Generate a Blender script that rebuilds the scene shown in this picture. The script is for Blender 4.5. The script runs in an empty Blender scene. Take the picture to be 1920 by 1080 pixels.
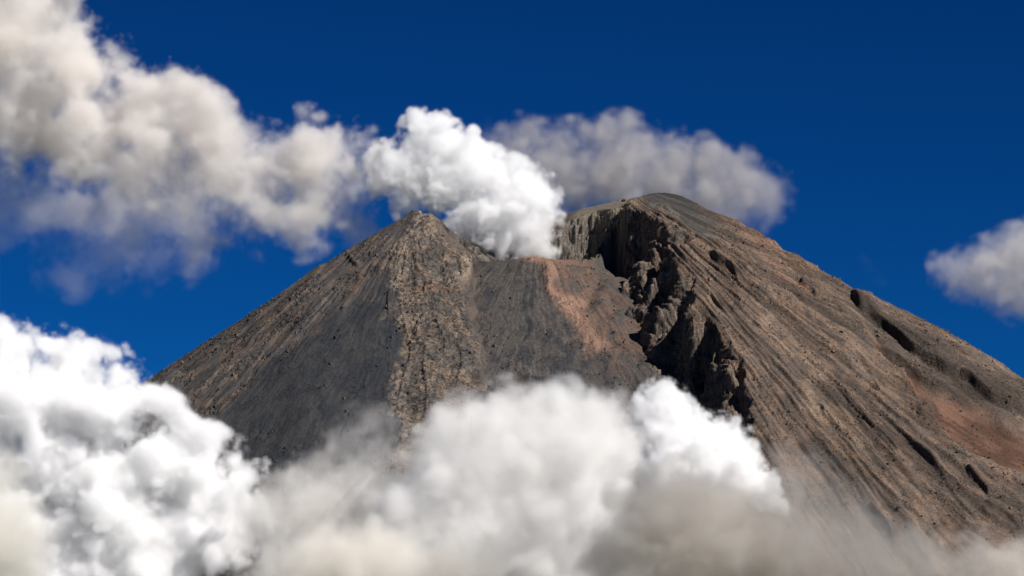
import bpy, math, numpy as np, time
T0 = time.time()
R = math.radians
F32 = np.float32
sc = bpy.context.scene

# ------------------------------------------------------------------ camera
PITCH = R(10.0)
FPX = 960.0 / math.tan(R(10.0))            # focal length in photo pixels (1920 wide)
cam = bpy.data.cameras.new("camera")
cam_o = bpy.data.objects.new("camera", cam)
sc.collection.objects.link(cam_o)
cam_o.location = (0, 0, 0)
cam_o.rotation_euler = (R(90) + PITCH, 0, 0)
cam.sensor_width = 36.0
cam.lens = 18.0 / math.tan(R(10.0))
cam.clip_start = 1.0
cam.clip_end = 200000.0
sc.camera = cam_o

# ------------------------------------------------------------------ light
SUN_AZ, SUN_EL = 56.0, 43.0                # azimuth: degrees from straight behind the camera towards the right
az, el = R(SUN_AZ), R(SUN_EL)
sdir = np.array([math.sin(az) * math.cos(el), -math.cos(az) * math.cos(el), math.sin(el)])   # towards the sun
from mathutils import Vector
L = bpy.data.lights.new("sun", 'SUN')
L.energy = 5.0
L.angle = R(0.5)
L.color = (1.0, 0.955, 0.90)
sun_o = bpy.data.objects.new("sun", L)
sc.collection.objects.link(sun_o)
sun_o.rotation_euler = Vector(sdir).to_track_quat('Z', 'Y').to_euler()

w = bpy.data.worlds.new("World")
sc.world = w
w.use_nodes = True
wt = w.node_tree
bg = wt.nodes['Background']
sky = wt.nodes.new('ShaderNodeTexSky')
sky.sky_type = 'NISHITA'
sky.sun_disc = False
sky.sun_elevation = el
sky.sun_rotation = math.atan2(sdir[0], sdir[1])
sky.altitude = 3000
sky.air_density = 1.0
sky.dust_density = 0.0
sky.ozone_density = 3.0
# a polarising filter was on the lens: it deepens the blue
gam = wt.nodes.new('ShaderNodeGamma')
gam.inputs['Gamma'].default_value = 1.6
tint = wt.nodes.new('ShaderNodeMix')
tint.data_type = 'RGBA'
tint.blend_type = 'MULTIPLY'
tint.inputs['Factor'].default_value = 1.0
tint.inputs['B'].default_value = (0.010, 0.148, 0.255, 1)
wt.links.new(sky.outputs[0], gam.inputs['Color'])
wt.links.new(gam.outputs[0], tint.inputs['A'])
wt.links.new(tint.outputs['Result'], bg.inputs[0])
bg.inputs[1].default_value = 0.045

sc.view_settings.view_transform = 'Standard'
sc.view_settings.look = 'None'
sc.view_settings.exposure = 0.6
sc.view_settings.gamma = 1.0
sc.render.engine = 'CYCLES'
cy = sc.cycles
cy.max_bounces = 14
cy.diffuse_bounces = 2
cy.volume_bounces = 12
cy.use_denoising = True
cy.volume_step_rate = 1.0

# ------------------------------------------------------------------ helpers
cP, sP = math.cos(PITCH), math.sin(PITCH)


def proj(x, y, z):
    d = y * cP + z * sP
    return 960 + FPX * x / d, 540 - FPX * (-y * sP + z * cP) / d


def at(px, py, y):
    """world point of photo pixel (px, py) at world depth y"""
    a = (px - 960) / FPX
    b = (540 - py) / FPX
    D = np.array([a, cP - b * sP, sP + b * cP])
    return D * (y / D[1])


def smooth(a, b, x):
    t = np.clip((x - a) / (b - a), 0, 1)
    return t * t * (3 - 2 * t)


TN = 1024


def tile(seed, lo):
    """periodic band-limited noise tile, features about lo texels, unit deviation"""
    r = np.random.default_rng(seed)
    f = np.fft.rfft2(r.standard_normal((TN, TN)))
    k = np.hypot(np.fft.fftfreq(TN)[:, None], np.fft.rfftfreq(TN)[None, :]) * lo
    f *= np.exp(-((k - .75) / 0.8) ** 2)
    n = np.fft.irfft2(f, (TN, TN))
    return (n / n.std()).astype(F32)


TILES = [tile(100 + i, 16.0) for i in range(6)]


def samp(t, u, v):
    """bilinear, wrapped; u,v in features"""
    u = u * 16.0
    v = v * 16.0
    iu = np.floor(u).astype(np.int64)
    iv = np.floor(v).astype(np.int64)
    fu = (u - iu).astype(F32)
    fv = (v - iv).astype(F32)
    a = iu % TN
    b = (iu + 1) % TN
    c = iv % TN
    d = (iv + 1) % TN
    return (t[a, c] * (1 - fu) * (1 - fv) + t[b, c] * fu * (1 - fv) + t[a, d] * (1 - fu) * fv + t[b, d] * fu * fv)


def fbm(u, v, octv=4, gain=0.5, seed=0, mode=0):
    s = 0
    a = 1.0
    for o in range(octv):
        n = samp(TILES[(seed + o) % 6], u * 2 ** o + 3.7 * o + seed * 11.3, v * 2 ** o + 5.1 * o + seed * 7.9)
        if mode == 1:
            n = np.abs(n) - 0.8          # billow: sharp valleys
        elif mode == 2:
            n = 0.8 - np.abs(n)          # ridged: sharp crests
        s = s + a * n
        a *= gain
    return s


def poly_sd(u, v, pts, closed=True):
    """distance to a polyline in photo pixels; when closed, positive inside"""
    P = np.array(pts, float)
    n = len(P)
    best = np.full(u.shape, 1e9)
    ins = np.zeros(u.shape, bool)
    for i in range(n if closed else n - 1):
        a = P[i]
        b = P[(i + 1) % n]
        ab = b - a
        t = np.clip(((u - a[0]) * ab[0] + (v - a[1]) * ab[1]) / (ab @ ab), 0, 1)
        best = np.minimum(best, np.hypot(u - a[0] - t * ab[0], v - a[1] - t * ab[1]))
        if closed and ab[1] != 0:
            c = ((a[1] > v) != (b[1] > v)) & (u < ab[0] * (v - a[1]) / ab[1] + a[0])
            ins ^= c
    if closed:
        return np.where(ins, best, -best)
    return best


def side_sd(u, v, pts, ext=400):
    """signed distance to an open polyline: positive on its right hand when drawn from top to bottom (the side of larger x)"""
    P = np.array(pts, float)
    best = np.full(u.shape, 1e9)
    sg = np.ones(u.shape)
    tt = np.zeros(u.shape)
    n = len(P)
    for i in range(n - 1):
        a, b = P[i], P[i + 1]
        ab = b - a
        t = np.clip(((u - a[0]) * ab[0] + (v - a[1]) * ab[1]) / (ab @ ab), 0, 1)
        d = np.hypot(u - a[0] - t * ab[0], v - a[1] - t * ab[1])
        s = -(ab[0] * (v - a[1]) - ab[1] * (u - a[0]))
        m = d < best
        best = np.where(m, d, best)
        sg = np.where(m, np.sign(s), sg)
        tt = np.where(m, (i + t) / (n - 1), tt)
    return best * sg, tt


# ------------------------------------------------------------------ the volcano
def axis(lo, hi, step, a, b, grow=1.045, cap=40):
    core = np.arange(a, b + 1e-6, step)
    left = []
    s = step
    p = a
    while p > lo:
        s = min(s * grow, cap)
        p -= s
        left.append(p)
    right = []
    s = step
    p = b
    while p < hi:
        s = min(s * grow, cap)
        p += s
        right.append(p)
    return np.array(left[::-1] + list(core) + right)


xs = axis(-2900, 3300, 1.5, -1180, 1230)
ys = axis(2700, 9200, 2.0, 4680, 6330)
X, Y = np.meshgrid(xs, ys)
nx, ny = len(xs), len(ys)
print("terrain grid", nx, ny)

# domain warp, a few metres, so nothing runs ruler straight
wx = 9 * fbm(X / 130, Y / 160, 2, .45, 1)
wy = 9 * fbm(X / 130, Y / 160, 2, .45, 3)
Xw, Yw = X + wx, Y + wy


def cone(cx, cy_, zt, s, rnd=20.0, x=None, y=None, conc=0.00002):
    r = np.hypot((X if x is None else x) - cx, (Y if y is None else y) - cy_)
    rr = np.sqrt(r * r + rnd * rnd) - rnd
    return zt - s * rr + conc * np.maximum(rr - 700, 0) ** 2 * (rr < 3000), r


S_left, r_left = cone(-203, 5962, 1219, .655, 3)
S_high, r_high = cone(312, 6045, 1283, .575, 60)
r_mid = np.hypot(X - 45, Y - 6010)
S_mid = 1091 - .615 * (r_mid - 168)
S_mid = 1093 - np.sqrt(np.maximum(1093 - S_mid, 0) ** 2 + 9)
S_mid = np.minimum(S_mid, 1091 + 0 * X)


def ridge(pts, s):
    best = np.full(X.shape, -1e9)
    for a, b in zip(pts[:-1], pts[1:]):
        a = np.array(a, float)
        b = np.array(b, float)
        ab = b - a
        t = np.clip(((X - a[0]) * ab[0] + (Y - a[1]) * ab[1]) / (ab[0] ** 2 + ab[1] ** 2), 0, 1)
        d = np.hypot(X - a[0] - t * ab[0], Y - a[1] - t * ab[1])
        best = np.maximum(best, a[2] + t * ab[2] - s * (np.sqrt(d * d + 64) - 8))
    return best


S_back = ridge([(-203, 5962, 1216), (-150, 6100, 1198), (0, 6195, 1215), (95, 6190, 1250), (150, 6175, 1262), (215, 6130, 1268), (285, 6065, 1268)], .62)

# silhouettes traced from the photo: correct the cones column by column
sil = np.array([(-200, 1010), (0, 884), (150, 792), (285, 706), (350, 662), (430, 612), (520, 553), (575, 511), (620, 485), (660, 463), (700, 438), (740, 415), (780, 395),
                (1180, 374), (1215, 363), (1250, 361), (1285, 368), (1320, 389), (1360, 404), (1400, 421), (1440, 445), (1500, 482), (1560, 516), (1600, 536), (1650, 560), (1700, 583),
                (1750, 607), (1800, 634), (1860, 668), (1920, 708), (2120, 830)], float)


def fix_columns(S, lo, hi):
    d = Y * cP + S * sP
    pxv = 960 + FPX * X / d
    pyv = 540 - FPX * (-Y * sP + S * cP) / d
    bins = np.arange(lo, hi + 1, 10.0)
    cur = np.full(len(bins), 1e9)
    idx = np.round((pxv - lo) / 10).astype(int)
    ok = (idx >= 0) & (idx < len(bins))
    np.minimum.at(cur, idx[ok], pyv[ok])
    tgt = np.interp(bins, sil[:, 0], sil[:, 1])
    dz = -(tgt - cur) * 6100 / FPX / cP
    dz[cur > 1e8] = 0
    k = np.array([1, 2, 3, 2, 1.]) / 9
    dz = np.convolve(np.pad(dz, 2, mode='edge'), k, 'valid')
    return S + np.interp(pxv, bins, dz)


S_left = fix_columns(S_left, -150, 780)
S_high = fix_columns(S_high, 1190, 2060)

uL, vL = proj(X + .12 * wx, Y + .12 * wy, S_left)
uH, vH = proj(X + .12 * wx, Y + .12 * wy, S_high)
uM, vM = proj(Xw, Yw, S_mid)
front = Y < 6045

E1 = [(1040, 470), (1090, 497), (1120, 493), (1148, 488), (1166, 500), (1172, 517), (1190, 533), (1170, 557), (1177, 577), (1200, 585), (1168, 612), (1205, 643), (1213, 673),
      (1222, 692), (1245, 725), (1290, 762), (1320, 800), (1335, 900), (1345, 1300)]
E2 = [(1130, 300), (1150, 385), (1200, 396), (1233, 411), (1260, 419), (1283, 436), (1301, 449), (1285, 463), (1250, 462), (1258, 478), (1275, 490), (1274, 511), (1300, 530),
      (1311, 560), (1297, 588), (1327, 601), (1347, 627), (1367, 647), (1385, 673), (1387, 695), (1402, 740), (1404, 790), (1420, 850), (1430, 1300)]
EL = [(740, 300), (782, 392), (808, 403), (830, 428), (848, 455), (872, 470), (890, 492), (884, 515), (868, 530), (888, 552), (878, 572), (893, 600), (906, 640), (906, 680), (913, 720),
      (922, 780), (930, 1300)]
jag = 6 * fbm(X / 70, Y / 130, 2, .4, 2)
jag2 = 1.9 * fbm(X / 75, Y / 170, 2, .35, 3)
d1 = poly_sd(uM + jag, vM, E1 + [(2500, 1300), (2500, 100), (1020, 100)])
d2 = poly_sd(uH + jag, vH, E2 + [(2500, 1300), (2500, 100)])
dl = -poly_sd(uL + .5 * jag, vL, EL + [(-800, 1300), (-800, 300)])

# talus heaped against the foot of the cliffs
S_mid = S_mid + 24 * smooth(-95, 0, d1) * smooth(5850, 5780, Y)
# left mass over the fan
mL = smooth(5, -9, dl)
z = S_mid * (1 - mL) + np.maximum(S_left, S_mid - 30) * mL
# right mass: cliffs with ledges between foot line E1 and top edge E2
n_l = fbm(X / 75, Y / 130, 2, .45, 5)
t = np.where(d2 >= 0, 1.0, np.where(d1 <= 0, 0.0, d1 / np.maximum(d1 - d2, 1e-3)))
z_est = S_mid + (S_high - S_mid) * t
blk = fbm((.8 * X + .6 * Y) / 60, z_est / 34, 2, .5, 0)
tn = np.clip(t + (.14 * n_l + .05 * blk) * np.sin(np.pi * t), 0, 1)
tt_ = np.interp(tn, [0, .05, .14, .34, .42, .60, .68, .84, .97, 1.0], [0, .03, .20, .32, .45, .55, .68, .76, .98, 1.0])
tt_ = np.where(t >= 1, 1, tt_)
z = z + (S_high - z) * tt_
cliff = np.where((t > 0) & (t < 1), 1.0, 0.0)
# behind the crest the masses simply merge
zb = np.maximum(np.maximum(S_left, S_high), np.maximum(S_back, S_mid - 60))
kb = smooth(5835, 6015, Y + 14 * np.sin(X / 60.0))
kb = kb * np.where(X > 60, smooth(-14, 2, d1), 1.0)
# left of the left peak and right of the summit the cones already hold
z = np.maximum(z, np.where(Y > 5985, S_back, -1e9))
z = np.where(Y > 6045, zb, z * (1 - kb) + np.maximum(z, zb) * kb)

# the crater
q_ = np.hypot((Xw - 88) / 186, (Yw - 6000) / 158)
ang = np.arctan2(Yw - 6000, Xw - 88)
z_top = 1100 + 220 * smooth(5880, 6070, Yw + .35 * (Xw - 78))
q_ = q_ + .02 * fbm(ang * 3.5, (960 + 300 * q_) / 40, 3, .45, 4)
z_in = 1015 + (z_top - 1015) * np.clip((q_ - .12) / .88, 0, None) ** 1.05
z_in = z_in + 480 * np.maximum(q_ - 1, 0)
z_in = np.where(q_ > 1.6, 1e9, z_in)
z_in_s = z_in.copy()
inside = (z_in < z)
strata = 22.0
zi = z_in + 3 * fbm(X / 120, Y / 170, 2, .3, 5)
zi = strata * (np.floor(zi / strata) + smooth(.35, .95, zi / strata - np.floor(zi / strata)))
z_in = .35 * z_in + .65 * zi
z = np.where(inside, np.minimum(z, z_in), z)
wall = inside.astype(float)

u, v = proj(X, Y, z)
u_w, v_w = proj(Xw, Yw, z)

# ---- region masks in photo coordinates on the surface itself, so they stay put on the rock
right = np.where((t >= 1), 1.0, 0.0) * (Y < 6300)
left = mL * (1 - right) * (1 - wall)
fan = np.clip(1 - mL, 0, 1) * (t <= 0) * (1 - wall)
but = smooth(-16, 16, poly_sd(u_w + 11 * fbm(X / 60, Y / 130, 3, .6, 1), v_w, [(742, 468), (775, 398), (800, 392), (850, 450), (900, 490), (885, 540), (905, 600), (915, 740), (925, 1300), (760, 1300), (738, 800), (765, 690), (735, 560)])) * left
lband = smooth(-10, 20, poly_sd(u_w, v_w, [(790, 380), (740, 500), (690, 560), (620, 590), (560, 640), (380, 800), (100, 1000), (100, 700), (500, 500)])) * left * (1 - but)
lash = left * (1 - but) * (1 - lband)
cap = smooth(-10, 14, poly_sd(u_w, v_w, [(1195, 340), (1215, 385), (1262, 415), (1300, 440), (1330, 447), (1345, 425), (1310, 385), (1280, 340)])) * right
redg = smooth(-8, 22, poly_sd(u_w, v_w, [(1640, 612), (1700, 660), (1790, 715), (1930, 800), (2150, 930), (2150, 1060), (1925, 905), (1810, 838), (1745, 775), (1705, 700), (1670, 660)])) * right

# ---- scarps: (photo polyline, height, width of the step's back slope)
def curve(pts, k=5):
    """Catmull-Rom through the traced points"""
    P = np.array(pts, float)
    P = np.vstack([2 * P[0] - P[1], P, 2 * P[-1] - P[-2]])
    out = []
    for i in range(1, len(P) - 2):
        for t_ in np.arange(k) / k:
            a, b, c, d = P[i - 1:i + 3]
            out.append(.5 * (2 * b + (c - a) * t_ + (2 * a - 5 * b + 4 * c - d) * t_ ** 2 + (3 * b - a - 3 * c + d) * t_ ** 3))
    return out + [P[-2]]


def scarp(pts, h, wd, flip=False, soft=2.4, ends=.22):
    P = curve(pts)
    A_ = np.array(P)
    mg = 3.2 * wd + 12
    m_ = (u > A_[:, 0].min() - mg) & (u < A_[:, 0].max() + mg) & (v > A_[:, 1].min() - mg) & (v < A_[:, 1].max() + mg) & (Y < 6060)
    uu, vv = (u + jag2)[m_], v[m_]
    d, tl = side_sd(uu, vv, P)
    x1 = 4000
    d = np.abs(d) * np.where(poly_sd(uu, vv, list(P) + [(x1, P[-1][1]), (x1, P[0][1])]) > 0, 1, -1)
    if flip:
        d = -d
    env = smooth(0, ends, tl) * smooth(1, 1 - ends, tl)
    out = np.zeros_like(z)
    out[m_] = h * env * smooth(-soft, soft, d) * np.exp(-np.maximum(d, 0) / wd)
    return out


add = np.zeros_like(z)
for pts, h, wd in [
    ([(1322, 472), (1345, 490), (1363, 500), (1378, 523), (1392, 536)], 17, 26),
    ([(1372, 432), (1400, 446), (1435, 460), (1470, 486)], 8, 16),
    ([(1365, 458), (1400, 478), (1440, 512)], 6, 18),
    ([(1498, 520), (1510, 530), (1527, 541), (1533, 553)], 17, 22),
    ([(1470, 470), (1520, 502), (1570, 535), (1600, 550)], 9, 18),
    ([(1592, 538), (1603, 560), (1625, 580), (1660, 606), (1700, 640), (1740, 668), (1800, 700), (1870, 748), (1960, 800)], 30, 60),
    ([(1440, 560), (1480, 586), (1520, 616), (1560, 648), (1600, 690)], 10, 24),
    ([(1400, 535), (1425, 550), (1445, 562)], 11, 20),
    ([(1485, 570), (1520, 590), (1552, 612)], 9, 18),
    ([(1392, 628), (1430, 662), (1462, 686), (1484, 712), (1520, 750)], 10, 22),
    ([(1375, 600), (1420, 640), (1470, 680)], 6, 18),
    ([(1560, 560), (1600, 600), (1640, 625)], 8, 18),
    ([(1500, 660), (1570, 720), (1640, 800), (1700, 860)], 9, 24),
    ([(1470, 640), (1540, 720), (1600, 800)], 6, 20),
    ([(1560, 800), (1620, 870), (1690, 930), (1760, 985)], 11, 24),
    ([(1622, 945), (1650, 972), (1680, 1008)], 18, 26),
    ([(1685, 800), (1740, 850), (1780, 900), (1850, 980)], 10, 24),
    ([(1808, 868), (1838, 898), (1860, 930)], 15, 24),
    ([(1500, 720), (1560, 790), (1640, 880)], 9, 22),
    ([(1840, 930), (1880, 960), (1920, 1010)], 14, 24),
    ([(1780, 700), (1850, 735), (1920, 790)], 12, 24),
    ([(1650, 555), (1720, 600), (1800, 655), (1900, 715)], 11, 20),
    ([(1430, 700), (1480, 770), (1540, 850), (1600, 930)], 9, 24),
]:
    add += scarp(pts, (.62 if h < 15 else .8) * h, wd) * right
# outer lip of the red gully (higher on its left)
add += scarp([(1690, 660), (1705, 700), (1745, 775), (1810, 838), (1925, 905), (2100, 1010)], 16, 34, flip=True) * right
add -= 20 * redg
# left side: boulder-lined crest of the buttress, ribs and small cliffs
for pts, h, wd in [
    ([(782, 396), (768, 432), (748, 470), (741, 520), (756, 590), (770, 650), (750, 720), (741, 790), (760, 870)], 6, 20),
    ([(735, 535), (728, 560), (722, 590)], 12, 16),
    ([(652, 468), (660, 486), (672, 500)], 12, 18),
    ([(760, 560), (800, 548), (850, 556), (885, 552)], 6, 14),
    ([(840, 470), (828, 500), (850, 525)], 8, 18),
    ([(800, 640), (790, 690), (800, 740), (790, 800)], 8, 18),
    ([(850, 640), (862, 680), (850, 740)], 8, 16),
    ([(770, 470), (778, 500), (800, 530)], 7, 14),
    ([(790, 590), (782, 630), (800, 668)], 7, 14),
    ([(822, 585), (815, 615), (830, 650), (822, 690)], 6, 13),
    ([(700, 480), (690, 510), (672, 540)], 7, 14),
    ([(600, 545), (585, 560), (560, 590)], 7, 14),
    ([(520, 640), (495, 665), (470, 690)], 7, 16),
    ([(430, 690), (405, 712), (385, 735)], 7, 16),
]:
    add += scarp(pts, h * .6, wd) * left
# bulging pale rock face at the peak's right end
def bump(cx, cy_, rx, ry, h, rot=0):
    c, s = math.cos(rot), math.sin(rot)
    a = ((u_w - cx) * c + (v_w - cy_) * s) / rx
    b = (-(u_w - cx) * s + (v_w - cy_) * c) / ry
    return h * np.clip(1 - a * a - b * b, 0, 1) ** .8


add += bump(868, 498, 24, 34, 13, .3) * left
add += bump(815, 425, 30, 26, 8) * left
add += bump(860, 625, 40, 55, 9) * left
add += bump(978, 500, 22, 16, 5) * fan
add += bump(1000, 640, 30, 70, -4) * fan
d_, tl_ = side_sd(u_w, v_w, [(1000, 486), (1040, 530), (1080, 590), (1120, 655), (1150, 720)])
add += 6 * np.exp(-(d_ / 16) ** 2) * fan

# ---- gullies: noise stretched down the fall line of each cone
def gully(cx, cy_, r, cell, stretch, seed, octv=4, gain=.55, mode=1):
    a = np.arctan2(X - cx, -(Y - cy_))
    wr = .12 * fbm(X / 300, Y / 300, 3, .5, seed + 1)
    return fbm(a * 650 / cell + wr * 1.8, np.sqrt(r + 30) * 26 / (cell * stretch), octv, gain, seed, mode)


gR = gully(312, 6045, r_high, 70, 13, 0, 3, .5)
gR2 = gully(312, 6045, r_high, 22, 15, 2, 3)


def stairs(bands, seed, w_=.1, warp=.3, U=None, V=None, cx=1125, cy_=325):
    U = uH if U is None else U
    V = vH if V is None else V
    """flow-line ledges of the right flank: each band climbs abruptly on its left, sinks gently to the right"""
    a = np.degrees(np.arctan2(V - cy_, np.abs(U - cx)))
    rr_p = np.hypot(V - cy_, U - cx)
    ph = (90 - a) / 90 * bands + warp * fbm(a / 10, rr_p / 600, 3, .35, seed)
    f = ph - np.floor(ph)
    saw = np.where(f < w_, f / w_, (1 - f) / (1 - w_))
    amp = smooth(-.3, 1.0, fbm(a / 2.6, rr_p / 330, 2, .45, seed + 1))
    return saw * amp


sR = 5.5 * stairs(19, 1, .11) + 4.2 * stairs(37, 3, .2) + 2.6 * stairs(70, 5, .33)
sL = 5.0 * stairs(16, 2, .12, U=uL, V=vL, cx=830, cy_=320) + 3.6 * stairs(34, 4, .2, U=uL, V=vL, cx=830, cy_=320)
gL = gully(-203, 5962, r_left, 60, 12, 3, 3, .5)
gL2 = gully(-203, 5962, r_left, 18, 15, 4, 3)
gM = gully(45, 6010, r_mid, 50, 13, 2)
farR = smooth(40, 260, r_high)
farL = smooth(25, 200, r_left)
add += right * (1 - .85 * cap) * (1 - .75 * redg) * farR * (1.0 * gR + 1.25 * sR)
add += (lband * (2.0 * gL + .6 * gL2 + sL) + lash * .1 * sL + lash * (.9 * gL + .5 * gL2) + but * (1.2 * gL + .3 * gL2)) * farL
add += 4 * np.exp(-(r_left / 16) ** 2)
add += fan * smooth(150, 240, r_mid) * .9 * gM
# ---- rock roughness and strata
steep = np.clip(cliff + wall + (but > .35), 0, 1)
zs = np.where(wall > 0, z_in_s, np.where(cliff > 0, z_est, 1.7 * z))
iso1 = np.where(steep > 0, fbm((.8 * X + .6 * Y) / 34, zs / 22, 3, .55, 1, 2), fbm(X / 22, Y / 34, 4, .6, 1, 2))
iso2 = np.where(steep > 0, fbm((.8 * X + .6 * Y) / 16, zs / 10, 2, .5, 4, 2), fbm(X / 8, Y / 13, 3, .6, 4, 2))
patch = smooth(-.3, .9, fbm(X / 90, Y / 140, 3, .6, 0))
rock = np.clip(cliff + but + .95 * lband * patch + .16 * lash * patch + right * (1 - cap) * (1 - redg) * (.2 + .55 * patch) + .8 * wall + .06 * fan, 0, 1)
# the back slopes are rocky too
nadd = (1 + .7 * but + .6 * lband * patch) * (rock * (.75 + .25 * np.clip(but + cliff + wall, 0, 1)) + .9 * cliff) * (1.15 * iso1 + .6 * iso2) + (1 - rock) * .12 * fbm(X / 9, Y / 16, 3, .6, 5)
z2 = z + add
st = np.where(but > .35, 15.0, 10.5)
tz = z2 + 3.5 * fbm(X / 120, Y / 170, 2, .35, 2)
k_ = tz / st
ter = st * (np.floor(k_) + smooth(.3, .85, k_ - np.floor(k_))) - tz
strat = np.clip(.95 * but * smooth(-.4, .5, fbm(X / 60, Y / 80, 2, .5, 5)) + .95 * cliff + .8 * wall + .25 * lband * patch, 0, 1)
z2 = z2 + ter * strat
# last silhouette correction, smooth along the skyline
def skyline(S, ranges):
    d = Y * cP + S * sP
    pxv = 960 + FPX * X / d
    pyv = 540 - FPX * (-Y * sP + S * cP) / d
    bins = np.arange(-160, 2080, 5.0)
    cur = np.full(len(bins), 1e9)
    idx = np.round((pxv + 160) / 5).astype(int)
    ok = (idx >= 0) & (idx < len(bins)) & (Y < 6330)
    np.minimum.at(cur, idx[ok], pyv[ok])
    dz = (cur - np.interp(bins, sil[:, 0], sil[:, 1])) * 6100 / FPX / cP
    dz[cur > 1e8] = 0
    for a, b in ranges:
        pass
    m = np.zeros(len(bins))
    for a, b in ranges:
        m = np.maximum(m, smooth(a - 30, a, bins) * smooth(b + 30, b, bins))
    k = np.exp(-np.linspace(-2, 2, 25) ** 2)
    dz = np.convolve(np.pad(dz * m, 12, mode='edge'), k / k.sum(), 'valid')
    print('skyline error m', np.abs(dz).mean(), dz.min(), dz.max())
    return S + np.interp(pxv, bins, dz)


z2 = skyline(z2, [(-160, 800), (1215, 2080)])
gy, gx = np.gradient(z, ys, xs)
ln = np.sqrt(gx ** 2 + gy ** 2 + 1)
X3, Y3, Z3 = X - gx / ln * nadd, Y - gy / ln * nadd, z2 + nadd / ln

# ------------------------------------------------------------------ rock colours (reflectance of each material, with the crater wall's shade mixed in)
def C(r, g, b):
    return np.array([r, g, b])[None, None, :]


def mixc(a, b, m):
    return a * (1 - m[..., None]) + b * m[..., None]


cn1 = fbm(X / 60, Y / 90, 4, .55, 3)
cn2 = fbm(X / 14, Y / 20, 3, .6, 0)
a_h = np.degrees(np.arctan2(vH - 325, np.abs(uH - 1125)))
r_h = np.hypot(vH - 325, uH - 1125)
st1 = fbm(a_h / 1.5, r_h / 260, 4, .6, 2)
a_l = np.degrees(np.arctan2(vL - 320, np.abs(uL - 830)))
r_l = np.hypot(vL - 320, uL - 830)
st2 = fbm(a_l / 1.7, r_l / 240, 4, .6, 4)
brown = C(.125, .092, .070)
tan = C(.205, .162, .125)
ash = C(.050, .047, .046)
dkash = C(.026, .028, .033)
rust = C(.15, .075, .048)
orange = C(.31, .185, .128)
grey = C(.082, .070, .062)
col = mixc(np.broadcast_to(brown, X.shape + (3,)).copy(), np.broadcast_to(grey, X.shape + (3,)), smooth(-.6, 1.2, cn1) * .8)
col = mixc(col, tan, right * smooth(.2, 2.2, gR + .5 * gR2) * .35)
col = mixc(col, grey * .8, right * smooth(0, -1.0, gR) * .7)
lcol = mixc(np.broadcast_to(ash, X.shape + (3,)).copy(), brown * .9, np.clip(.8 * lband * smooth(-.5, 1.2, cn1 + .6 * gL2), 0, 1) * .8)
lcol = mixc(lcol, dkash, lash * (.55 + .45 * smooth(.6, -.4, cn1)))
lcol = mixc(lcol, rust, lband * smooth(.6, 1.3, gL) * .2)
lcol = mixc(lcol, mixc(np.broadcast_to(grey, X.shape + (3,)).copy(), brown * 1.1, smooth(-.3, .8, cn1)), but * .85)
lcol = mixc(lcol, tan, but * smooth(.15, 1.2, iso1 + .4 * cn1) * .4)
crest, _ = side_sd(u_w, v_w, [(782, 396), (768, 432), (748, 470), (741, 520), (756, 590), (770, 650), (750, 720), (741, 790), (760, 870)])
lcol = mixc(lcol, tan, left * np.exp(-(np.abs(crest - 4) / 16) ** 2) * smooth(-.6, .6, cn2) * .65)
lcol = mixc(lcol, tan * 1.15, left * smooth(0, 1, bump(866, 500, 32, 42, 1, .3)) * .8)
lcol = mixc(lcol, tan, left * smooth(0, 1, bump(805, 425, 50, 45, 1)) * .5 * smooth(-.8, .5, cn2))
lcol = mixc(lcol, rust, left * smooth(0, 1, bump(825, 545, 60, 10, 1)) * .35)
col = mixc(col, lcol, left)
# the fan: dark ash with the orange slide
f0 = mixc(np.broadcast_to(C(.068, .060, .055), X.shape + (3,)).copy(), dkash, smooth(0, .9, cn1 * .5 + .35 * gM + smooth(990, 1060, u_w) * smooth(1150, 1060, u_w) * smooth(560, 640, v_w)) * .75)
dso, tso = side_sd(u_w, v_w, [(985, 480), (1005, 492), (1040, 530), (1075, 590), (1105, 640), (1128, 675)])
so = np.exp(-((dso - 2 + 2 * cn2) / (9 + 9 * tso)) ** 2) * smooth(1.0, .85, tso)
so2 = np.clip(smooth(-4, 20, dso) * smooth(190, 20, dso) * smooth(730, 640, v_w), 0, 1) * smooth(-1.2, .6, cn1)
stk = gully(45, 6010, r_mid, 11, 30, 5, 3, .6, 0)
f0 = f0 * (1 + .09 * np.clip(stk, -2, 2))[..., None]
f0 = mixc(f0, C(.135, .085, .063), so2 * .8)
f0 = mixc(f0, C(.15, .095, .070), np.exp(-((dso - 14) / 26) ** 2) * .6 * smooth(1.0, .8, tso) * smooth(-1.6, .6, stk))
f0 = mixc(f0, orange, so * (.55 + .25 * smooth(-1, 1, .5 * cn2 + .7 * stk)))
f0 = mixc(f0, orange * .7, fan * smooth(12, 0, np.abs(v_w - 490)) * smooth(985, 1010, u_w) * smooth(1110, 1060, u_w) * .45)
f0 = mixc(f0, C(.11, .085, .068), smooth(905, 890, u_w + 5 * cn2) * .5)
col = mixc(col, f0, fan)
ccol = mixc(np.broadcast_to(C(.080, .067, .058), X.shape + (3,)).copy(), C(.145, .110, .085), smooth(-.6, .8, iso1 + .5 * cn1))
ccol = mixc(ccol, C(.13, .085, .062), smooth(.5, 1.4, cn1 + .9 * smooth(60, 0, np.abs(u_w - 1245)) * smooth(560, 600, v_w) * smooth(760, 700, v_w)) * .8)
col = mixc(col, ccol, cliff)
wcol = mixc(np.broadcast_to(C(.118, .101, .085), X.shape + (3,)).copy(), C(.06, .055, .05), smooth(1085, 1150, u_w + 10 * cn2) * .8)  # crater wall darkened towards the right: its shade is put into the colour
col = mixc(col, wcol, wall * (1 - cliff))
rim = smooth(1060, 1100, u_w) * smooth(1215, 1180, u_w) * smooth(425, 405, v_w)
col = mixc(col, C(.20, .165, .125), rim * .7)
col = mixc(col, C(.040, .042, .042), cap * .9)
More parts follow.
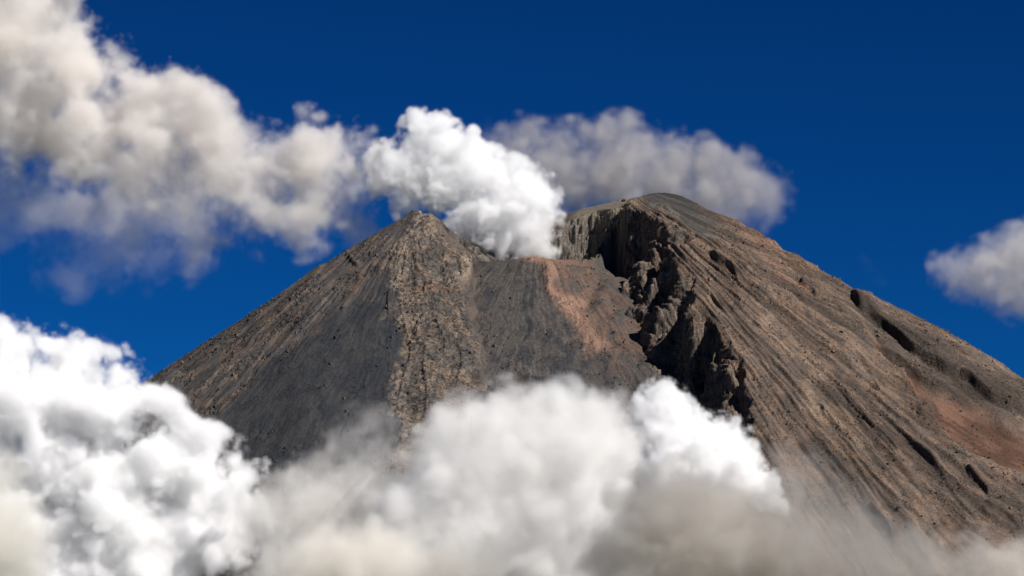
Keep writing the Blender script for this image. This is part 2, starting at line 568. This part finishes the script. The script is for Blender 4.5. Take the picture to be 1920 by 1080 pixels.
dcap, tcap = side_sd(u_w, v_w, [(1232, 385), (1260, 408), (1290, 432), (1330, 447)])
col = mixc(col, C(.105, .105, .098), right * smooth(8, 0, np.abs(dcap)) * .7)
col = mixc(col, C(.105, .058, .040), redg * .85)
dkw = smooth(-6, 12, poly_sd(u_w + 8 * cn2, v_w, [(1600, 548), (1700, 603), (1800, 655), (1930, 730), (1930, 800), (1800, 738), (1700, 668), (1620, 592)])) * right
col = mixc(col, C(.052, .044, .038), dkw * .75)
rr_ = smooth(0, 1, bump(1450, 500, 75, 22, 1, .7)) + smooth(0, 1, bump(1480, 520, 40, 12, 1, .5))
col = mixc(col, C(.17, .095, .065), right * np.clip(rr_, 0, 1) * .5 * smooth(-.6, .8, st1))
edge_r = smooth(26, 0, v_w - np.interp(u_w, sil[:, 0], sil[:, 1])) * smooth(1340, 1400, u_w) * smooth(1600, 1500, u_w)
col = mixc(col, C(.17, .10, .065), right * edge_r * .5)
lay = fbm(X / 160, Y / 160 + (z2 + 6 * cn1) / 6.5, 3, .6, 1)
col *= (1 + .24 * np.clip(lay, -1.7, 1.7) * np.clip(cliff + wall + .8 * but, 0, 1))[..., None]
big = fbm(a_h / 5.5, r_h / 420, 3, .6, 5)
flow = right * (1.3 * st1 + 1.1 * big) + left * (1 - but) * st2 * (.25 + .6 * lband)
col *= (1 + .17 * np.clip(flow, -2, 2))[..., None]
col *= (1 + .07 * np.clip(cn2, -2, 2))[..., None]
col = np.clip(col * .80 * (1 + right[..., None] * np.array([.02, -.05, -.10])), .008, .6)


def grid_mesh(name, x, y, zz):
    nyy, nxx = zz.shape
    me = bpy.data.meshes.new(name)
    me.vertices.add(nxx * nyy)
    co = np.stack([x, y, zz], -1).astype(F32)
    me.vertices.foreach_set('co', co.ravel())
    i = np.arange((nyy - 1) * (nxx - 1))
    r_, c_ = i // (nxx - 1), i % (nxx - 1)
    a = r_ * nxx + c_
    q4 = np.stack([a, a + 1, a + nxx + 1, a + nxx], -1).astype(np.int32)
    me.loops.add(q4.size)
    me.loops.foreach_set('vertex_index', q4.ravel())
    me.polygons.add(len(q4))
    me.polygons.foreach_set('loop_start', np.arange(0, q4.size, 4, dtype=np.int32))
    me.polygons.foreach_set('use_smooth', np.ones(len(q4), bool))
    me.update(calc_edges=True)
    return me


def mat_rock():
    m = bpy.data.materials.new("volcanic rock and ash")
    m.use_nodes = True
    nt = m.node_tree
    b = nt.nodes['Principled BSDF']
    b.inputs['Roughness'].default_value = .95
    b.inputs['Specular IOR Level'].default_value = .15
    a = nt.nodes.new('ShaderNodeAttribute')
    a.attribute_name = 'rock_colour'
    g = nt.nodes.new('ShaderNodeNewGeometry')
    n1 = nt.nodes.new('ShaderNodeTexNoise')
    n1.inputs['Scale'].default_value = .2
    n1.inputs['Detail'].default_value = 5
    n1.inputs['Roughness'].default_value = .7
    n2 = nt.nodes.new('ShaderNodeTexVoronoi')
    n2.inputs['Scale'].default_value = .22
    for n in (n1, n2):
        nt.links.new(g.outputs['Position'], n.inputs['Vector'])
    def mth(op, a_, b_, c_=None):
        q = nt.nodes.new('ShaderNodeMath')
        q.operation = op
        for i_, v_ in enumerate((a_, b_, c_)):
            if v_ is None:
                continue
            if isinstance(v_, (int, float)):
                q.inputs[i_].default_value = v_
            else:
                nt.links.new(v_, q.inputs[i_])
        return q.outputs[0]
    gain = mth('MULTIPLY_ADD', a.outputs['Alpha'], 2.3, .7)          # bare rock is more mottled than ash
    ramp = mth('MULTIPLY_ADD', mth('SUBTRACT', n1.outputs[0], .5), gain, 1.0)
    mx = nt.nodes.new('ShaderNodeVectorMath')
    mx.operation = 'SCALE'
    nt.links.new(a.outputs['Color'], mx.inputs[0])
    nt.links.new(ramp, mx.inputs['Scale'])
    nt.links.new(mx.outputs[0], b.inputs['Base Color'])
    bp = nt.nodes.new('ShaderNodeBump')
    nt.links.new(mth('MULTIPLY_ADD', a.outputs['Alpha'], .6, .35), bp.inputs['Strength'])
    bp.inputs['Distance'].default_value = 3.0
    ad = nt.nodes.new('ShaderNodeMath')
    ad.operation = 'ADD'
    nt.links.new(n1.outputs[0], ad.inputs[0])
    ml = nt.nodes.new('ShaderNodeMath')
    ml.operation = 'MULTIPLY'
    ml.inputs[1].default_value = .35
    nt.links.new(n2.outputs['Distance'], ml.inputs[0])
    nt.links.new(ml.outputs[0], ad.inputs[1])
    nt.links.new(ad.outputs[0], bp.inputs['Height'])
    nt.links.new(bp.outputs[0], b.inputs['Normal'])
    return m


ROCK = mat_rock()
me = grid_mesh('volcano', X3, Y3, Z3)
ca = me.attributes.new('rock_colour', 'FLOAT_COLOR', 'POINT')
ca.data.foreach_set('color', np.concatenate([col, np.clip(rock + right * .5 * (1 - cap) * (1 - redg), 0, 1)[..., None]], -1).astype(F32).ravel())
me.materials.append(ROCK)
vol_o = bpy.data.objects.new('volcano', me)
sc.collection.objects.link(vol_o)
vol_o['kind'] = 'structure'
vol_o['label'] = 'steep bare volcano of brown rock and dark ash with a notched crater at its top'
vol_o['category'] = 'volcano'

# ------------------------------------------------------------------ loose boulders lying on the slopes (nobody could count them)
def boulders():
    rg = np.random.default_rng(5)
    N = 38000
    # candidates with a weight from the rock masks
    wgt = np.clip(.9 * but + .8 * lband + .5 * lash * patch + .55 * right * (1 - cap) * (1 - .5 * redg) + .45 * fan * smooth(560, 700, v) + .35 * fan + .5 * cliff, 0, 1)
    wgt *= (v < 1000) * (u > 200) * (u < 1960) * (Y < 6040) * (Y > 4580)
    cell = (np.gradient(xs)[None, :] * np.gradient(ys)[:, None])
    p = (wgt * cell * (.25 + patch)).ravel()
    p /= p.sum()
    idx = rg.choice(p.size, N, p=p)
    g = np.array([(-1, -1, -1), (1, -1, -1), (1, 1, -1), (-1, 1, -1), (-1, -1, 1), (1, -1, 1), (1, 1, 1), (-1, 1, 1)], float) * .6
    fc = np.array([(0, 3, 2, 1), (4, 5, 6, 7), (0, 1, 5, 4), (1, 2, 6, 5), (2, 3, 7, 6), (3, 0, 4, 7)])
    size = np.clip(.6 * rg.pareto(2.8, N) + .75, .75, 4.5)
    V = g[None] * (1 + .45 * rg.uniform(-1, 1, (N, 8, 3)))
    a = rg.uniform(0, 6.28, N)
    ca_, sa_ = np.cos(a), np.sin(a)
    x_ = V[..., 0] * ca_[:, None] - V[..., 1] * sa_[:, None]
    y_ = V[..., 0] * sa_[:, None] + V[..., 1] * ca_[:, None]
    V = np.stack([x_, y_, V[..., 2] * .85], -1) * size[:, None, None]
    Pp = np.stack([X3.ravel()[idx], Y3.ravel()[idx], Z3.ravel()[idx] + size * .25], -1)
    V = V + Pp[:, None]
    m_ = bpy.data.meshes.new('boulders')
    m_.from_pydata(V.reshape(-1, 3).tolist(), [], (fc[None] + 8 * np.arange(N)[:, None, None]).reshape(-1, 4).tolist())
    cc = col.reshape(-1, 3)[idx] * rg.uniform(.9, 1.7, (N, 1)) + .01
    at_ = m_.attributes.new('rock_colour', 'FLOAT_COLOR', 'POINT')
    at_.data.foreach_set('color', np.concatenate([np.repeat(cc, 8, 0), np.ones((N * 8, 1))], -1).astype(F32).ravel())
    m_.materials.append(ROCK)
    o = bpy.data.objects.new('boulders', m_)
    sc.collection.objects.link(o)
    o['kind'] = 'stuff'
    o['label'] = 'loose boulders and rubble scattered over the upper slopes of the volcano'
    o['category'] = 'rubble'


boulders()

# ------------------------------------------------------------------ the ground out to the horizon
def ground():
    m_ = bpy.data.meshes.new('ground')
    S = 60000
    m_.from_pydata([(-S, -S, -3), (S, -S, -3), (S, S, -3), (-S, S, -3)], [], [(0, 1, 2, 3)])
    m = bpy.data.materials.new('forest floor')
    m.use_nodes = True
    nt = m.node_tree
    b = nt.nodes['Principled BSDF']
    n = nt.nodes.new('ShaderNodeTexNoise')
    n.inputs['Scale'].default_value = .004
    n.inputs['Detail'].default_value = 8
    g = nt.nodes.new('ShaderNodeNewGeometry')
    nt.links.new(g.outputs['Position'], n.inputs['Vector'])
    rp = nt.nodes.new('ShaderNodeValToRGB')
    rp.color_ramp.elements[0].position = .35
    rp.color_ramp.elements[0].color = (.03, .045, .02, 1)
    rp.color_ramp.elements[1].position = .7
    rp.color_ramp.elements[1].color = (.09, .085, .05, 1)
    nt.links.new(n.outputs[0], rp.inputs[0])
    nt.links.new(rp.outputs[0], b.inputs['Base Color'])
    b.inputs['Roughness'].default_value = .95
    m_.materials.append(m)
    o = bpy.data.objects.new('ground', m_)
    sc.collection.objects.link(o)
    o['kind'] = 'structure'


ground()
print("terrain done", round(time.time() - T0, 1))

# ------------------------------------------------------------------ clouds and smoke: real volumes
def spec_noise(shape, cells, seed):
    """isotropic band-limited octaves (FFT), each of unit deviation"""
    rg = np.random.default_rng(seed)
    f = np.fft.rfftn(rg.standard_normal(shape, dtype=F32))
    k = np.sqrt(np.fft.fftfreq(shape[0])[:, None, None] ** 2 + np.fft.fftfreq(shape[1])[None, :, None] ** 2 + np.fft.rfftfreq(shape[2])[None, None, :] ** 2).astype(F32)
    for c in cells:
        n = np.fft.irfftn(f * np.exp(-((k * c - 1) / .8) ** 2), shape, axes=(0, 1, 2)).astype(F32)
        yield n / n.std()


def cloud(name, label, cat, y0, blobs, vs=5.0, sigma=.04, soft=14.0, rough=1.0, c0=90.0, octv=5, colour=(.97, .97, .97), squash=.8, seed=1, group=None, lumps=0.0, g=.05, kn=14.0):
    B = []
    for b in blobs:
        px, py, r = b[:3]
        st_ = b[3] if len(b) > 3 else 1.0
        dy = b[4] if len(b) > 4 else 0.0
        yy = y0 + dy
        B.append((*at(px, py, yy), r * yy / FPX, st_))
    B = np.array(B)
    pad = 10 + .28 * c0 * rough + 1.6 * kn
    mn = (B[:, :3] - B[:, 3:4] * np.array([1, 1 / squash, 1])).min(0) - pad
    mxx = (B[:, :3] + B[:, 3:4] * np.array([1, 1 / squash, 1])).max(0) + pad
    n = np.ceil((mxx - mn) / vs).astype(int) + 1
    n += n % 2
    n = tuple(int(i) for i in n)
    mxx = mn + (np.array(n) - 1) * vs
    gx_ = (mn[0] + np.arange(n[0]) * vs).astype(F32)[:, None, None]
    gy_ = (mn[1] + np.arange(n[1]) * vs).astype(F32)[None, :, None]
    gz_ = (mn[2] + np.arange(n[2]) * vs).astype(F32)[None, None, :]
    acc = np.full(n, 1e-12, F32)
    sacc = np.zeros(n, F32)
    for x, y, z_, r, s_ in B:
        m_ = r + 3.5 * kn
        lo = [max(0, int((c - e - o) / vs)) for c, e, o in ((x, m_, mn[0]), (y, m_ / squash, mn[1]), (z_, m_, mn[2]))]
        hi = [min(k, int((c + e - o) / vs) + 2) for c, e, o, k in ((x, m_, mn[0], n[0]), (y, m_ / squash, mn[1], n[1]), (z_, m_, mn[2], n[2]))]
        sl = tuple(slice(a, b) for a, b in zip(lo, hi))
        d = r - np.sqrt((gx_[sl[0]] - x) ** 2 + ((gy_[:, sl[1]] - y) * squash) ** 2 + (gz_[:, :, sl[2]] - z_) ** 2)
        e = np.exp(np.minimum(d / kn, 30))
        acc[sl] += e
        sacc[sl] += e * s_
    d = kn * np.log(acc) - .12 * kn
    st_ = sacc / acc
    cells = [c0 / vs / 2 ** i for i in range(octv) if c0 / 2 ** i > 1.9 * vs]
    amp = .125 * c0 * rough
    lum = 0
    ns = 0
    for i, nn in enumerate(spec_noise(n, cells, seed)):
        if i == 0:
            lum = nn
        ns += amp * (.62 * (np.abs(nn) - 1.0) + .42 * nn - .12)
        amp *= .66
    d += ns * np.clip(1 + d / (.075 * c0), 0, 1)
    dens = np.clip(d / soft, 0, 1) ** 1.4 * st_
    if lumps:
        dens *= np.clip(1 + lumps * lum, .1, 2)
    # the grid is carried by a point mesh the volume's node tree reads
    N = int(np.prod(n))
    pm = bpy.data.meshes.new(name + '_grid')
    pm.vertices.add(N)
    pm.attributes.new('d', 'FLOAT', 'POINT').data.foreach_set('value', dens.ravel())
    po = bpy.data.objects.new(name + '_grid', pm)
    m = bpy.data.materials.new(name)
    m.use_nodes = True
    nt = m.node_tree
    nt.nodes.clear()
    out = nt.nodes.new('ShaderNodeOutputMaterial')
    pv = nt.nodes.new('ShaderNodeVolumePrincipled')
    pv.inputs['Color'].default_value = (*colour, 1)
    pv.inputs['Density'].default_value = sigma
    pv.inputs['Anisotropy'].default_value = g
    nt.links.new(pv.outputs[0], out.inputs['Volume'])
    ng = bpy.data.node_groups.new(name, 'GeometryNodeTree')
    ng.interface.new_socket('Geometry', in_out='INPUT', socket_type='NodeSocketGeometry')
    ng.interface.new_socket('Geometry', in_out='OUTPUT', socket_type='NodeSocketGeometry')
    A, k = ng.nodes.new, ng.links.new
    go, oi, vc, pos = A('NodeGroupOutput'), A('GeometryNodeObjectInfo'), A('GeometryNodeVolumeCube'), A('GeometryNodeInputPosition')
    oi.inputs['Object'].default_value = po
    vc.inputs['Min'].default_value = mn
    vc.inputs['Max'].default_value = mxx
    for i, a in enumerate('XYZ'):
        vc.inputs['Resolution ' + a].default_value = n[i]

    def vm(op, val, src):
        q = A('ShaderNodeVectorMath')
        q.operation = op
        if val is not None:
            q.inputs[1].default_value = val
        k(src, q.inputs[0])
        return q
    q = vm('SUBTRACT', mn, pos.outputs[0])
    q = vm('SCALE', None, q.outputs[0])
    q.inputs['Scale'].default_value = 1 / vs
    q = vm('ADD', (.5, .5, .5), q.outputs[0])
    q = vm('FLOOR', None, q.outputs[0])
    q = vm('DOT_PRODUCT', (n[1] * n[2], n[2], 1), q.outputs[0])
    fi = A('FunctionNodeFloatToInt')
    k(q.outputs['Value'], fi.inputs[0])
    si, na, sm = A('GeometryNodeSampleIndex'), A('GeometryNodeInputNamedAttribute'), A('GeometryNodeSetMaterial')
    si.data_type = 'FLOAT'
    na.data_type = 'FLOAT'
    na.inputs['Name'].default_value = 'd'
    k(oi.outputs['Geometry'], si.inputs['Geometry'])
    k(na.outputs['Attribute'], si.inputs['Value'])
    k(fi.outputs[0], si.inputs['Index'])
    k(si.outputs[0], vc.inputs['Density'])
    sm.inputs['Material'].default_value = m
    k(vc.outputs[0], sm.inputs[0])
    k(sm.outputs[0], go.inputs[0])
    vd = bpy.data.volumes.new(name)
    vd.materials.append(m)
    o = bpy.data.objects.new(name, vd)
    sc.collection.objects.link(o)
    md = o.modifiers.new('cloud', 'NODES')
    md.node_group = ng
    o['label'] = label
    o['category'] = cat
    if group:
        o['group'] = group
    print(name, n, N // 1000, 'k', round(float((dens > 0).mean()), 2), round(time.time() - T0, 1))
    return o


WHITE = (.985, .985, .985)
BEIGE = (.955, .940, .915)
cloud('steam_plume', 'bright white steam billowing straight up out of the crater notch', 'steam', 6040,
      [(935, 478, 22), (985, 478, 20), (1020, 470, 24), (960, 462, 40), (1005, 450, 42), (925, 440, 45), (1012, 412, 40), (960, 400, 62), (1000, 358, 50), (1022, 385, 34), (900, 405, 52), (905, 335, 62),
       (860, 295, 62), (810, 275, 55), (782, 238, 38), (825, 248, 40), (865, 425, 45), (950, 318, 36), (885, 272, 34), (770, 330, 55), (830, 350, 60), (848, 452, 22), (765, 385, 40, .5), (720, 330, 50, .6), (735, 300, 40, .7), (975, 335, 30)],
      vs=3.6, sigma=.05, soft=21, c0=90, rough=1.0, colour=WHITE, seed=3)
cloud('smoke_trail', 'long cream smoke trail drifting from the crater to the upper left corner', 'smoke', 6080,
      [(700, 305, 50), (650, 275, 44), (578, 232, 30), (600, 290, 52), (545, 310, 50), (592, 380, 52), (575, 418, 34, .7), (640, 345, 52), (500, 350, 55, .8), (470, 260, 45, .25), (420, 300, 62), (360, 230, 70), (330, 175, 50), (395, 225, 45, .7),
       (260, 200, 70), (208, 112, 40), (222, 88, 18), (150, 165, 72), (100, 100, 75), (60, 30, 90), (105, 0, 55), (20, 110, 90), (-60, 40, 120), (50, 200, 80), (130, 265, 66), (190, 280, 66), (120, 300, 42), (165, 320, 30),
       (40, 235, 60), (-40, 220, 80, .6), (290, 290, 78), (340, 345, 62, .75), (430, 365, 56, .55), (0, 290, 40, .15), (240, 350, 55, .4),
       (80, 390, 85, .11), (230, 415, 90, .16), (190, 480, 80, .06), (370, 425, 76, .25), (0, 400, 90, .08), (480, 425, 54, .3), (560, 445, 34, .3), (660, 405, 56, .2), (300, 490, 70, .06), (120, 500, 60, .04), (440, 330, 55), (520, 325, 45), (270, 340, 55), (300, 235, 50)],
      vs=5.0, sigma=.022, soft=46, c0=190, rough=.85, colour=(.925, .90, .872), seed=4, lumps=.2, kn=30)
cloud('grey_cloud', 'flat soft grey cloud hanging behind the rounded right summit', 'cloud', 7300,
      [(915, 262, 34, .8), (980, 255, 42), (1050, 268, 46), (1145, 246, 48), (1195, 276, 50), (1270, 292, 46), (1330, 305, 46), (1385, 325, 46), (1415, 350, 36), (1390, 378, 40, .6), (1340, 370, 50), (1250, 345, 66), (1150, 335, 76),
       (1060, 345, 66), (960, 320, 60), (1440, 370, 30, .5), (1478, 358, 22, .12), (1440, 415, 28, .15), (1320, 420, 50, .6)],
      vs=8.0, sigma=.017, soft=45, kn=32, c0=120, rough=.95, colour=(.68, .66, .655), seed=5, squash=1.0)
cloud('small_cloud', 'small pale beige cloud cut off by the right edge of the photo', 'cloud', 7000,
      [(1768, 508, 34, .6), (1800, 508, 40), (1850, 498, 48), (1900, 475, 50), (1945, 460, 66), (1990, 500, 80), (1840, 535, 38, .7), (1890, 545, 46), (1930, 560, 50), (1620, 500, 24, .03), (1650, 520, 20, .03)],
      vs=7.0, sigma=.014, soft=42, c0=100, kn=28, rough=.9, colour=(.82, .80, .78), seed=6, squash=1.0)
cloud('white_cumulus', 'brilliant white cumulus bank rising over the left foot of the volcano', 'cloud', 4750,
      [(40, 645, 48), (0, 650, 60), (-60, 690, 90), (100, 655, 50), (150, 675, 50), (190, 650, 22), (225, 705, 52), (275, 745, 50), (315, 785, 44), (345, 805, 38), (200, 780, 80), (100, 750, 90), (0, 760, 100), (385, 835, 42), (430, 862, 38),
       (465, 880, 28), (490, 888, 18), (300, 870, 80), (200, 920, 100), (100, 870, 90), (380, 930, 75), (250, 1000, 100), (400, 1020, 90), (120, 1020, 90), (300, 1090, 110), (-60, 860, 120), (0, 980, 110), (180, 1010, 120, 1, 90), (60, 1080, 120, 1, 60), (430, 1080, 100, 1, 60), (420, 980, 80, 1, 80), (330, 950, 90, 1, 90), (455, 905, 44), (100, 1140, 130), (300, 1150, 130), (480, 1120, 90), (200, 1060, 120, 1, 40)],
      vs=4.2, sigma=.06, soft=22, c0=140, rough=.8, colour=WHITE, seed=7)
cloud('pale_cloud', 'pale rounded cloud in front of the slope below the crater fan', 'cloud', 4400,
      [(855, 800, 55), (925, 785, 50), (1000, 760, 42), (1070, 758, 44), (1130, 780, 50), (815, 860, 66), (900, 880, 90), (1000, 850, 90), (1100, 865, 85), (1150, 840, 55), (1050, 980, 110), (900, 1000, 120), (760, 960, 80), (1130, 960, 60), (760, 1060, 120), (1000, 1090, 110)],
      vs=5.0, sigma=.03, soft=34, kn=28, c0=120, rough=.7, colour=(.955, .95, .94), seed=8)
cloud('thin_mist', 'thin ragged grey mist drifting before the dark left ash slope', 'mist', 4560,
      [(690, 785, 44, .17), (650, 825, 48, .22), (715, 850, 50, .28), (600, 880, 54, .28), (545, 905, 48, .45), (680, 920, 75, .5), (600, 960, 85, .7), (500, 970, 75, .7), (735, 795, 36, .18), (330, 720, 40, .05), (560, 1040, 90, .8)],
      vs=4.5, sigma=.03, soft=26, c0=60, rough=1.0, colour=BEIGE, seed=9)
cloud('white_puff', 'small brilliant white puff peeping up at the foot of the dark cliffs', 'cloud', 4560,
      [(1235, 738, 32), (1215, 775, 38), (1268, 760, 34), (1250, 820, 55), (1300, 805, 36), (1350, 812, 34), (1382, 808, 18), (1380, 860, 46), (1425, 915, 42), (1448, 955, 30), (1340, 900, 75), (1250, 890, 70)],
      vs=3.6, sigma=.07, soft=12, c0=55, rough=.95, colour=WHITE, seed=10)
cloud('shaded_cloud', 'grey beige cloud mass in front at the lower right, in shade', 'cloud', 4050,
      [(1200, 955, 60), (1140, 1030, 60), (1260, 935, 60), (1330, 955, 70), (1400, 990, 75), (1300, 1050, 120), (1460, 1040, 70), (1180, 1090, 90), (1560, 1070, 85, .55), (1650, 1075, 80, .5), (1740, 1062, 75, .4), (1850, 1085, 84, .4), (1940, 1080, 84, .4),
       (1500, 880, 70, .05), (1550, 960, 85, .11), (1640, 1000, 64, .1)],
      vs=5.0, sigma=.03, soft=36, c0=80, kn=28, rough=1.1, colour=(.93, .895, .84), seed=11)
cloud('low_cloud', 'cream cloud bank along the bottom edge, left of the middle', 'cloud', 4150,
      [(600, 1070, 90), (700, 1050, 95), (850, 1090, 90), (500, 1090, 66), (960, 1110, 80)],
      vs=5.5, sigma=.028, soft=36, c0=80, kn=28, rough=.9, colour=(.955, .93, .885), seed=12)
cloud('beige_cloud', 'blurred beige cloud in the near lower left corner', 'cloud', 3700,
      [(15, 885, 40), (35, 960, 60), (55, 1050, 72), (-30, 900, 80), (-30, 1020, 120)],
      vs=5.0, sigma=.03, soft=36, c0=80, rough=.7, colour=(.93, .91, .865), seed=13)
# cloud added overhead, out of view, to cast shade on the nearest clouds
cloud('added_shade_cloud', 'thin wide cloud added high up out of view to shade the near cloud bank', 'cloud', 3450,
      [(3050, -420, 200), (2850, -430, 190), (2650, -430, 190), (2450, -440, 190), (2250, -440, 190), (2100, -450, 160, .8), (2900, -560, 170, 1, 150), (2300, -560, 150, .9, 120)],
      vs=14.0, sigma=.0036, soft=60, c0=160, rough=.7, kn=40, colour=WHITE, seed=14, squash=.6)
print('clouds done', round(time.time() - T0, 1))
